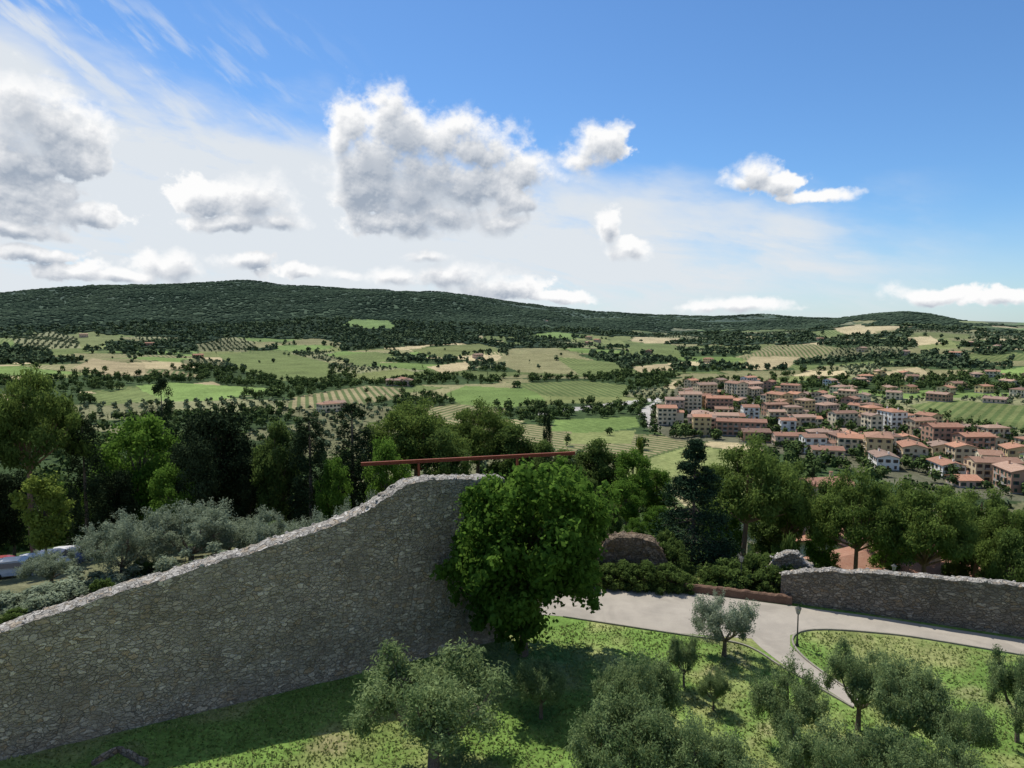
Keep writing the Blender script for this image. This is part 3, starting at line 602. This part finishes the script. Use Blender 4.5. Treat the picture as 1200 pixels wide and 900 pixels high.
def house(name,x,y,z,w,d,st,rot,hip=False,wm=0,rm=0,balc=False,sh=True,pitch=.27,wing=False):
    Hh=st*3.0+.3; P=[]
    def body(ox,oy,w,d,Hh,hip):
        P.append((*box(ox,oy,Hh/2-1.5,w,d,Hh+3),0,None))
        ov=.55; W=w/2+ov; Dd=d/2+ov; rh=(d/2+ov)*pitch; t=.2; zb=Hh-.02; O=np.array([ox,oy,0])
        if hip:
            rx=max(0.2,W-Dd)
            v=np.array([(-W,-Dd,zb),(W,-Dd,zb),(W,Dd,zb),(-W,Dd,zb),(-W,-Dd,zb+t),(W,-Dd,zb+t),(W,Dd,zb+t),(-W,Dd,zb+t),(-rx,0,zb+t+rh),(rx,0,zb+t+rh)])+O
            P.append((v,[[0,3,2,1],[0,1,5,4],[1,2,6,5],[2,3,7,6],[3,0,4,7],[4,5,9,8],[6,7,8,9]],1,None)); P.append((v,[[5,6,9],[7,4,8]],1,None))
        else:
            gh=d/2*pitch; v=np.array([(-w/2,-d/2,zb),(-w/2,d/2,zb),(-w/2,0,zb+gh),(w/2,-d/2,zb),(w/2,d/2,zb),(w/2,0,zb+gh)])+O
            P.append((v,[[0,2,1],[3,4,5]],0,None))
            for sgn in(-1,1):
                v=[]
                for xx in(-W,W):
                    v+=[(xx,sgn*Dd,zb-ov*pitch+.03),(xx,0,zb+gh+.03),(xx,0,zb+gh+t+.03),(xx,sgn*Dd,zb-ov*pitch+t+.03)]
                P.append((np.array(v)+O,[[0,1,5,4],[1,2,6,5],[2,3,7,6],[3,0,4,7],[0,3,2,1],[4,5,6,7]],1,None))
        return rh
    rh=body(0,0,w,d,Hh,hip)
    if wing:
        body(w*.5+w*.2-.4,-d*.12,w*.4,d*.66,Hh-3.0 if st>1 else Hh-.8,False)
    P.append((*box(w*.22,d*.12,Hh+rh*.9+.4,.7,.6,1.3+rh*.3),0,None)); P.append((*box(w*.22,d*.12,Hh+rh*1.05+1.15,.95,.85,.12),1,None))
    if w>14: P.append((*box(-w*.28,-d*.1,Hh+rh*.9+.4,.6,.6,1.3),0,None))
    P.append((*box(0,0,.15,w+.06,d+.06,.9),4,None))
    def wins(L,face):
        n=max(2,int(L/3.1)); sp=L/n
        for k in range(n):
            c=-L/2+sp*(k+.5)
            for s_ in range(st):
                zz=s_*3+1.75; ww,wh=1.1,1.5
                door=(s_==0 and k==n//2); bal=balc and s_>0 and (k%2==1) and face in(0,1)
                if door or bal: zz-=.45; wh=2.2
                def add(cx,off,cz,sx,sz,th,mi):
                    if face==0: P.append((*box(cx,-d/2-off,cz,sx,th,sz),mi,None))
                    elif face==1: P.append((*box(cx,d/2+off,cz,sx,th,sz),mi,None))
                    elif face==2: P.append((*box(-w/2-off,cx,cz,th,sx,sz),mi,None))
                    else: P.append((*box(w/2+off,cx,cz,th,sx,sz),mi,None))
                add(c,0,zz,ww,wh,.06,2 if not door else 3)
                add(c,.03,zz-wh/2-.07,ww+.3,.12,.16,4)
                if sh and not door:
                    if rng.random()<.3: add(c,.02,zz,ww*.98,wh*.98,.08,3)
                    else:
                        for q in(-1,1): add(c+q*(ww/2+.27),.02,zz,.5,wh,.07,3)
                if bal:
                    add(c,.6,zz-wh/2-.1,2.6,.16,1.2,4)
                    add(c,1.17,zz-wh/2+.45,2.6,.9,.06,0 if st>3 else 4)
    wins(w,0);wins(w,1);wins(d,2)
    if not wing: wins(d,3)
    ob=build(name,P,[M_walls[wm],M_roofs[rm],M_win,M_shut if (wm%2==0) else M_shutg,M_kerb]); ob.location=(x,y,z); ob.rotation_euler=(0,0,rot); return ob
placed=[]
def tryhouse(px,py,st=None,w=None,d=None,wm=None,name='terracotta_roof_house',md=18.5,rot=None,balc=False,hip=None,force=False):
    X_,Y_,Z_=hit(px,py,200)
    if not force:
        for q in placed:
            if math.hypot(q[0]-X_,q[1]-Y_)<md: return False
    placed.append((X_,Y_)); st=st or random.choice([1,2,2,3,3,4]); w=w or random.uniform(9,18); d=d or random.uniform(8,12)
    st_rot=.25+.5*math.sin(X_/90.+Y_/140.)
    house(name,X_,Y_,Z_,w,d,st,(st_rot+random.choice([0,0,math.pi/2])+random.uniform(-.2,.2)) if rot is None else rot,random.random()<.25 if hip is None else hip,random.choice([0,1,1,2,2,2,3,4,5,0]) if wm is None else wm,random.choice([0,0,1,1,2]),balc or st>2,True,wing=(not force and random.random()<.4))
    return True
for a in [(808,484,5,17,12,1),(826,470,5,18,12,2),(842,484,4,20,12,3),(790,486,4,14,11,5),(862,468,5,18,12,1),(880,464,4,20,12,5),(820,500,3,24,11,5),(868,510,3,30,11,3),(846,502,3,20,11,1),
          (1028,538,4,17,12,0),(1000,532,3,16,11,1),(1068,543,3,17,11,2),(1108,558,2,15,10,4),(1162,564,3,19,11,2),(1103,524,4,17,12,3),(1140,530,3,17,11,3),(968,540,2,15,10,2),(925,522,2,18,10,5),(1190,575,3,16,11,3)]:
    tryhouse(a[0],a[1],a[2],a[3],a[4],a[5],name='apartment_building' if a[2]>3 else 'terracotta_roof_house',force=True,balc=a[2]>2)
TP=[(775,496),(788,478),(802,462),(832,451),(880,450),(950,470),(1060,492),(1150,506),(1215,524),(1215,585),(1160,578),(1095,562),(1010,548),(930,530),(870,514),(800,512)]
tries=0;cnt=0
while tries<2600 and cnt<82:
    tries+=1; px=random.uniform(765,1215); py=random.uniform(446,585)
    if inpoly(np.array([px]),np.array([py]),TP)[0]:
        if tryhouse(px,py): cnt+=1
for i in range(46):
    px=random.uniform(960,1210); py=random.uniform(440,474)
    tryhouse(px,py,random.choice([1,2,2]),md=26)
for px,py in [(470,450),(478,452),(462,452),(385,482),(392,481),(640,378),(175,406),(700,401),(760,415),(690,404),(690,398),(1110,428),(1060,416),(1120,418),(960,400),(1145,445),(560,420),(232,420),(98,395),(1140,405),(1010,412),(830,425),(1170,410),(1015,447)]:
    tryhouse(px,py,2,16,10,random.choice([1,2,5,3]),name='farmhouse',force=True)
for px,D,zr,w,d,rot,wm in [(1012,84,-7.2,11,8,.5,1),(1085,80,-7.4,12,8,.2,5),(985,98,-8.5,12,9,.9,4),(1150,92,-9,12,9,.3,2),(965,190,-21.5,12,9,.2,5),(700,120,-9,12,9,.3,2),(905,104,-6,12,9,.4,1)]:
    p=at_d(px,600,D); house('terracotta_roof_house',p[0],p[1],zr-6.3,w,d,2,rot,False,wm,0)
# ------------------------------------------------ beam
M_rust=noisemat('rusty_red_steel',(.17,.045,.025),(.26,.08,.04),3,.7)
A_=at_d(423,544,60); B_=at_d(674,531,63)
def beam(name):
    d=B_-A_; L=np.linalg.norm(d); parts=[]
    v,f=box(0,0,.13,L,.24,.04); parts.append((v,f,0,None)); v,f=box(0,0,-.13,L,.24,.04); parts.append((v,f,0,None)); v,f=box(0,0,0,L,.05,.215); parts.append((v,f,0,None))
    for q in(-.24,.22):
        v,f=box(q*L,0,-4.95,.2,.2,9.5); parts.append((v,f,0,None))
    ob=build(name,parts,[M_rust]); ob.location=(A_+B_)/2; ob.rotation_euler=(0,-math.asin(d[2]/L),math.atan2(d[1],d[0]))
beam('rusty_steel_beam')
# ------------------------------------------------ lamps
M_iron=noisemat('painted_iron',(.05,.05,.045),(.08,.08,.07),4,.5); M_glass=noisemat('lantern_glass',(.45,.42,.36),(.55,.5,.42),3,.2,0,0,.5)
def lamp(x,y,z,h=3.0):
    P=[]
    for a_,b_,r0,r1 in((0,.12,.14,.13),(.12,.5,.09,.07),(.5,h-.55,.05,.04),(h-.55,h-.5,.09,.12)): P.append((*tube((0,0,a_),(0,0,b_),r0,r1,10),0,None))
    P.append((*tube((0,0,h-.5),(0,0,h-.15),.11,.19,6),1,None)); P.append((*tube((0,0,h-.15),(0,0,h),.24,.03,6),0,None)); P.append((*tube((0,0,h),(0,0,h+.1),.03,.01,6),0,None))
    for k in range(6):
        t=k*math.pi/3; P.append((*tube((.115*math.cos(t),.115*math.sin(t),h-.5),(.195*math.cos(t),.195*math.sin(t),h-.15),.012,.012,4),0,None))
    ob=build('street_lamp',P,[M_iron,M_glass]); ob.location=(x,y,z)
for px,py in[(934,757),(1046,701),(868,690)]:
    g=at_z(px,py,0); lamp(g[0],g[1],0,2.8)
# ------------------------------------------------ cars
M_tyre=noisemat('tyre_rubber',(.02,.02,.02),(.03,.03,.03),5); M_cg=noisemat('car_glass',(.02,.025,.03),(.03,.035,.04),2,.08,0,0,.8)
def car(name,x,y,z,rot,c,van=False):
    m=noisemat('car_paint',c,tuple(v*1.05 for v in c),.5,.25,0,0,.6)
    if van: prof=[(-2.4,.35),(-2.4,1.9),(-2.2,2.1),(1.2,2.1),(1.75,1.3),(2.35,1.05),(2.45,.35)]; win=[(1.0,1.3),(1.0,1.9),(1.2,1.9),(1.6,1.3)]
    else: prof=[(-2.05,.32),(-2.1,.75),(-1.95,.98),(-1.65,1.38),(-1.2,1.47),(.1,1.47),(.55,1.32),(1.05,.95),(1.75,.85),(2.05,.65),(2.08,.32)]; win=[(-1.6,1.0),(-1.35,1.36),(.2,1.36),(.85,.98)]
    n=len(prof); V=[]
    for yy in (-.80,-.86,.86,.80):
        for (a_,h_) in prof:
            ty_=yy*(1-.16*max(0,(h_-.95))/.5) if not van else yy
            V.append((a_,ty_,h_))
    V=np.array(V); F=[]
    for r_ in range(3):
        for k in range(n): F.append([r_*n+k,r_*n+(k+1)%n,(r_+1)*n+(k+1)%n,(r_+1)*n+k])
    P=[(V,F,0,None)]
    for r_ in(0,3):
        tri=[[r_*n,r_*n+k,r_*n+k+1] for k in range(1,n-1)]; P.append((V,tri,0,None))
    for sgn in(-1,1):
        wv=[(a_,sgn*(.865*(1-.16*max(0,h_-.95)/.5) if not van else .868)+sgn*.006,h_) for a_,h_ in win]; P.append((wv,[[0,1,2,3]],1,None))
    q=.66
    if van: P.append(([(1.24,-q,2.08),(1.24,q,2.08),(1.74,q,1.37),(1.74,-q,1.37)],[[0,1,2,3]],1,None))
    else:
        P.append(([(.60,-q,1.31),(.60,q,1.31),(1.06,q+.05,.97),(1.06,-q-.05,.97)],[[0,1,2,3]],1,None)); P.append(([(-1.7,-q,1.36),(-1.7,q,1.36),(-1.97,q,1.0),(-1.97,-q,1.0)],[[0,1,2,3]],1,None))
    for a_ in(-1.3,1.3):
        for sgn in(-1,1):
            P.append((*tube((a_,sgn*.68,.32),(a_,sgn*.89,.32),.32,.32,14),2,None)); P.append((*tube((a_,sgn*.885,.32),(a_,sgn*.9,.32),.3,.02,14),2,None)); P.append((*tube((a_,sgn*.90,.32),(a_,sgn*.91,.32),.18,.01,10),3,None))
    ob=build(name,P,[m,M_cg,M_tyre,M_kerb]); ob.location=(x,y,z); ob.rotation_euler=(0,0,rot)
for px,D,c,rot in[(22,56,(.6,.6,.6),.3),(48,58,(.75,.75,.75),.35),(66,61,(.1,.12,.18),.3),(5,60,(.3,.05,.04),.3),(85,64,(.7,.7,.7),.3)]:
    p=at_d(px,660,D); car('parked_car',p[0],p[1],hz(p[0],p[1]),rot,c)
p=at_d(882,620,74); car('white_van',p[0],p[1],hz(p[0],p[1])+.05,.2,(.78,.78,.78),True)
p=at_d(912,622,76); car('parked_car',p[0],p[1],hz(p[0],p[1])+.05,.2,(.7,.7,.7))
# ------------------------------------------------ sun
sd=Vector((-.42,.62,0)).normalized(); el=math.radians(58); sv_=Vector((sd.x*math.cos(el),sd.y*math.cos(el),math.sin(el)))
L=bpy.data.lights.new('sun','SUN'); L.energy=5.0; L.angle=math.radians(.5); L.color=(1,.955,.88); lo=bpy.data.objects.new('sun',L); S.collection.objects.link(lo); lo.rotation_euler=sv_.to_track_quat('Z','Y').to_euler()
# ------------------------------------------------ sky clouds, generated numerically in azimuth/elevation
TAB=rng.random((256,256)).astype(np.float32)
def tn(x,y,k):
    x=x+k*17.37; y=y+k*41.13; i=np.floor(x).astype(np.int32); j=np.floor(y).astype(np.int32); fx=(x-i).astype(np.float32); fy=(y-j).astype(np.float32)
    fx=fx*fx*fx*(fx*(fx*6-15)+10); fy=fy*fy*fy*(fy*(fy*6-15)+10); i0=i&255;i1=(i+1)&255;j0=j&255;j1=(j+1)&255
    return (TAB[i0,j0]*(1-fx)+TAB[i1,j0]*fx)*(1-fy)+(TAB[i0,j1]*(1-fx)+TAB[i1,j1]*fx)*fy
def tf(x,y,k,o,rough=.5,bil=False):
    s=0;a=1.;tot=0
    for q in range(o):
        c_,s_=math.cos(.6*q),math.sin(.6*q); v=tn((x*c_-y*s_)*2.03**q,(x*s_+y*c_)*2.03**q,k+q)
        if bil: v=np.abs(2*v-1)
        s=s+a*v; tot+=a; a*=rough
    return s/tot
AW,AH=2048,1000; A0,A1,E0,E1=-.76,.76,-.04,.70
azg,elg=np.meshgrid(np.linspace(A0,A1,AW),np.linspace(E0,E1,AH)); azg=azg.astype(np.float32); elg=elg.astype(np.float32)
def azel(px,py):
    r=ray(px,py); return math.atan2(r[0],r[1]),math.asin(r[2]/np.linalg.norm(r))
puffs=[(455,126,30,24),(414,142,28,30),(470,156,52,34),(512,168,50,34),(560,178,46,30),(618,202,44,18),(440,190,50,34),(500,208,66,40),(552,216,58,30),(478,236,62,28),(525,252,60,18),(592,262,30,14),(400,170,20,20),(536,150,24,18),(465,264,54,14),(430,225,40,26),(600,235,30,18),
(700,174,34,22),(684,184,26,16),(716,166,20,20),(30,128,60,38),(70,158,60,40),(10,190,66,50),(95,188,40,24),(30,238,90,34),(110,256,46,18),(245,232,46,22),(300,238,44,26),(325,262,32,10),(260,262,50,10),
(890,206,30,18),(915,214,24,12),(868,216,20,10),(965,228,40,7),(195,314,42,16),(90,318,42,12),(590,338,64,15),(530,324,46,13),(1095,346,60,11),(1155,352,50,8),(740,290,26,12),(715,262,13,18),(290,305,38,9),(45,300,54,8),(400,322,26,6),(860,358,66,8),(20,272,66,10),
(150,325,50,8),(660,348,40,7),(350,318,44,8),(450,325,40,9),(500,300,30,7)]
wx=azg+.026*(tf(azg*20,elg*20,3,4)-.5); wy=elg+.018*(tf(azg*20,elg*20,9,4)-.5)
G=np.full(azg.shape,9.,np.float32)
for (cx,cy,rx,ry) in puffs:
    a_,e_=azel(cx,cy); dx=(cx-600)/FP; kx=1/(1+dx*dx); ky=1/math.sqrt(1+dx*dx)
    ux=(wx-a_)/(rx*1.22/FP*kx); uy=(wy-e_)/(ry*1.22/FP*ky)
    uy=np.where(uy<0,uy*1.05,uy); d=np.sqrt(ux*ux+uy*uy); G=np.minimum(G,d)
bil=tf(azg*24,elg*28,20,7,.55,True); fb=tf(azg*50,elg*60,40,7,.65); fl=tf(azg*10,elg*16,60,4,.55)
Fd=(1-G)+.60*(bil-.33)+.85*(fb-.5)+.55*(fl-.5)
soft=np.clip((fl-.28)*2.0,0,.85)
alpha=np.clip((Fd+.10)/(.27+soft),0,1); alpha=alpha*alpha*(3-2*alpha)
Tk=np.clip(Fd,0,1.0)
step=.0062; dxp=int(round(.25*step/((A1-A0)/AW))); dyp=int(round(step/((E1-E0)/AH)))
acc=np.zeros_like(Tk); wsum=0
for q in range(1,15):
    sh=np.roll(np.roll(Tk,-dyp*q,0),dxp*q,1); w_=math.exp(-q/9); acc+=sh*w_; wsum+=w_
acc/=wsum
lit=np.exp(-2.7*acc)
rel=Tk-np.roll(np.roll(Tk,-4,0),2,1); rel2=Tk-np.roll(np.roll(Tk,-12,0),5,1)
shade=np.clip(.04+1.25*lit+.42*rel+.42*rel2+.25*(1-alpha),0,1)
q=np.cos(.20)*azg-np.sin(.20)*elg; p_=np.sin(.20)*azg+np.cos(.20)*elg
va=tf(q*5,p_*13,80,6,.55); vb=tf(q*14+3*va,p_*60+2*va,100,7,.62); vc_=tf((azg*.8-elg*.6)*9,(azg*.6+elg*.8)*42,120,7,.62)
eu=(.205-.19*azg)-elg+.14*(va-.5)
env=ss(-.05,.06,eu)*(1-ss(.46,.66,azg+.15*(va-.5)))
low=elg-np.interp(azg,[-.7,-.1,.2,.45,.6],[-.05,-.04,.0,.035,.06])
env=env*(.55+.45*ss(-.02,.05,low))
left=1-ss(-.05,.40,azg)
veil=env*np.clip(.72+.16*left+.80*(vb-.42)+.85*(va-.44),0.12,.97)
wis=ss(-.13,-.03,eu)*(1-ss(-.02,.05,eu))*(1-ss(-.50,-.15,azg))*ss(.46,.74,vc_)*.55; veil=np.clip(veil+wis,0,.97)
hz_=(1-ss(-.02,.16,elg))*.32; veil=np.clip(veil+hz_*(1-veil),0,.97)
px4=np.stack([shade,alpha,veil,np.ones_like(veil)],-1).astype(np.float32)
img=bpy.data.images.new('cloud_field',AW,AH,float_buffer=True,is_data=True); img.pixels.foreach_set(px4.ravel()); img.update(); img.pack()
W=bpy.data.worlds.new('World'); S.world=W; W.use_nodes=True; nt=W.node_tree; nt.nodes.clear(); b=NB(nt)
sky=b.n('ShaderNodeTexSky',sky_type='NISHITA'); sky.sun_disc=False; sky.sun_elevation=el; sky.sun_rotation=math.atan2(sd.x,sd.y); sky.altitude=350; sky.air_density=1.0; sky.dust_density=.3; sky.ozone_density=2.5
bg=b.n('ShaderNodeBackground'); bg.inputs[1].default_value=.145; o=b.n('ShaderNodeOutputWorld'); b.l(bg.outputs[0],o.inputs[0])
tc=b.n('ShaderNodeTexCoord').outputs['Generated']; sp=b.n('ShaderNodeSeparateXYZ'); b.l(tc,sp.inputs[0])
azn=b.math('ARCTAN2',sp.outputs[0],sp.outputs[1]); eln=b.math('ARCSINE',sp.outputs[2])
cb=b.n('ShaderNodeCombineXYZ'); b.l(b.mr(azn,A0,A1,0,1),cb.inputs[0]); cb.inputs[2].default_value=0
evn=b.mr(eln,E0,E1,0,1); b.l(evn,cb.inputs[1])
for nd in nt.nodes:
    if nd.bl_idname=='ShaderNodeMapRange': nd.clamp=False
it=b.n('ShaderNodeTexImage',image=img,interpolation='Linear',extension='MIRROR'); b.l(cb.outputs[0],it.inputs[0])
sc_=b.n('ShaderNodeSeparateColor'); b.l(it.outputs[0],sc_.inputs[0])
ccol=b.mix(sc_.outputs[0],(2.5,2.9,3.5),(6.8,6.8,6.8))
skc=b.mix(1,sky.outputs[0],(.50,.72,.92),'MULTIPLY')
c1=b.mix(sc_.outputs[2],skc,(5.2,5.5,5.8))
c2=b.mix(sc_.outputs[1],c1,ccol)
b.l(c2,bg.inputs[0])
W.cycles.sampling_method='MANUAL'; W.cycles.sample_map_resolution=512
print('houses',cnt,'objs',len(bpy.data.objects),'t',time.time()-T0)
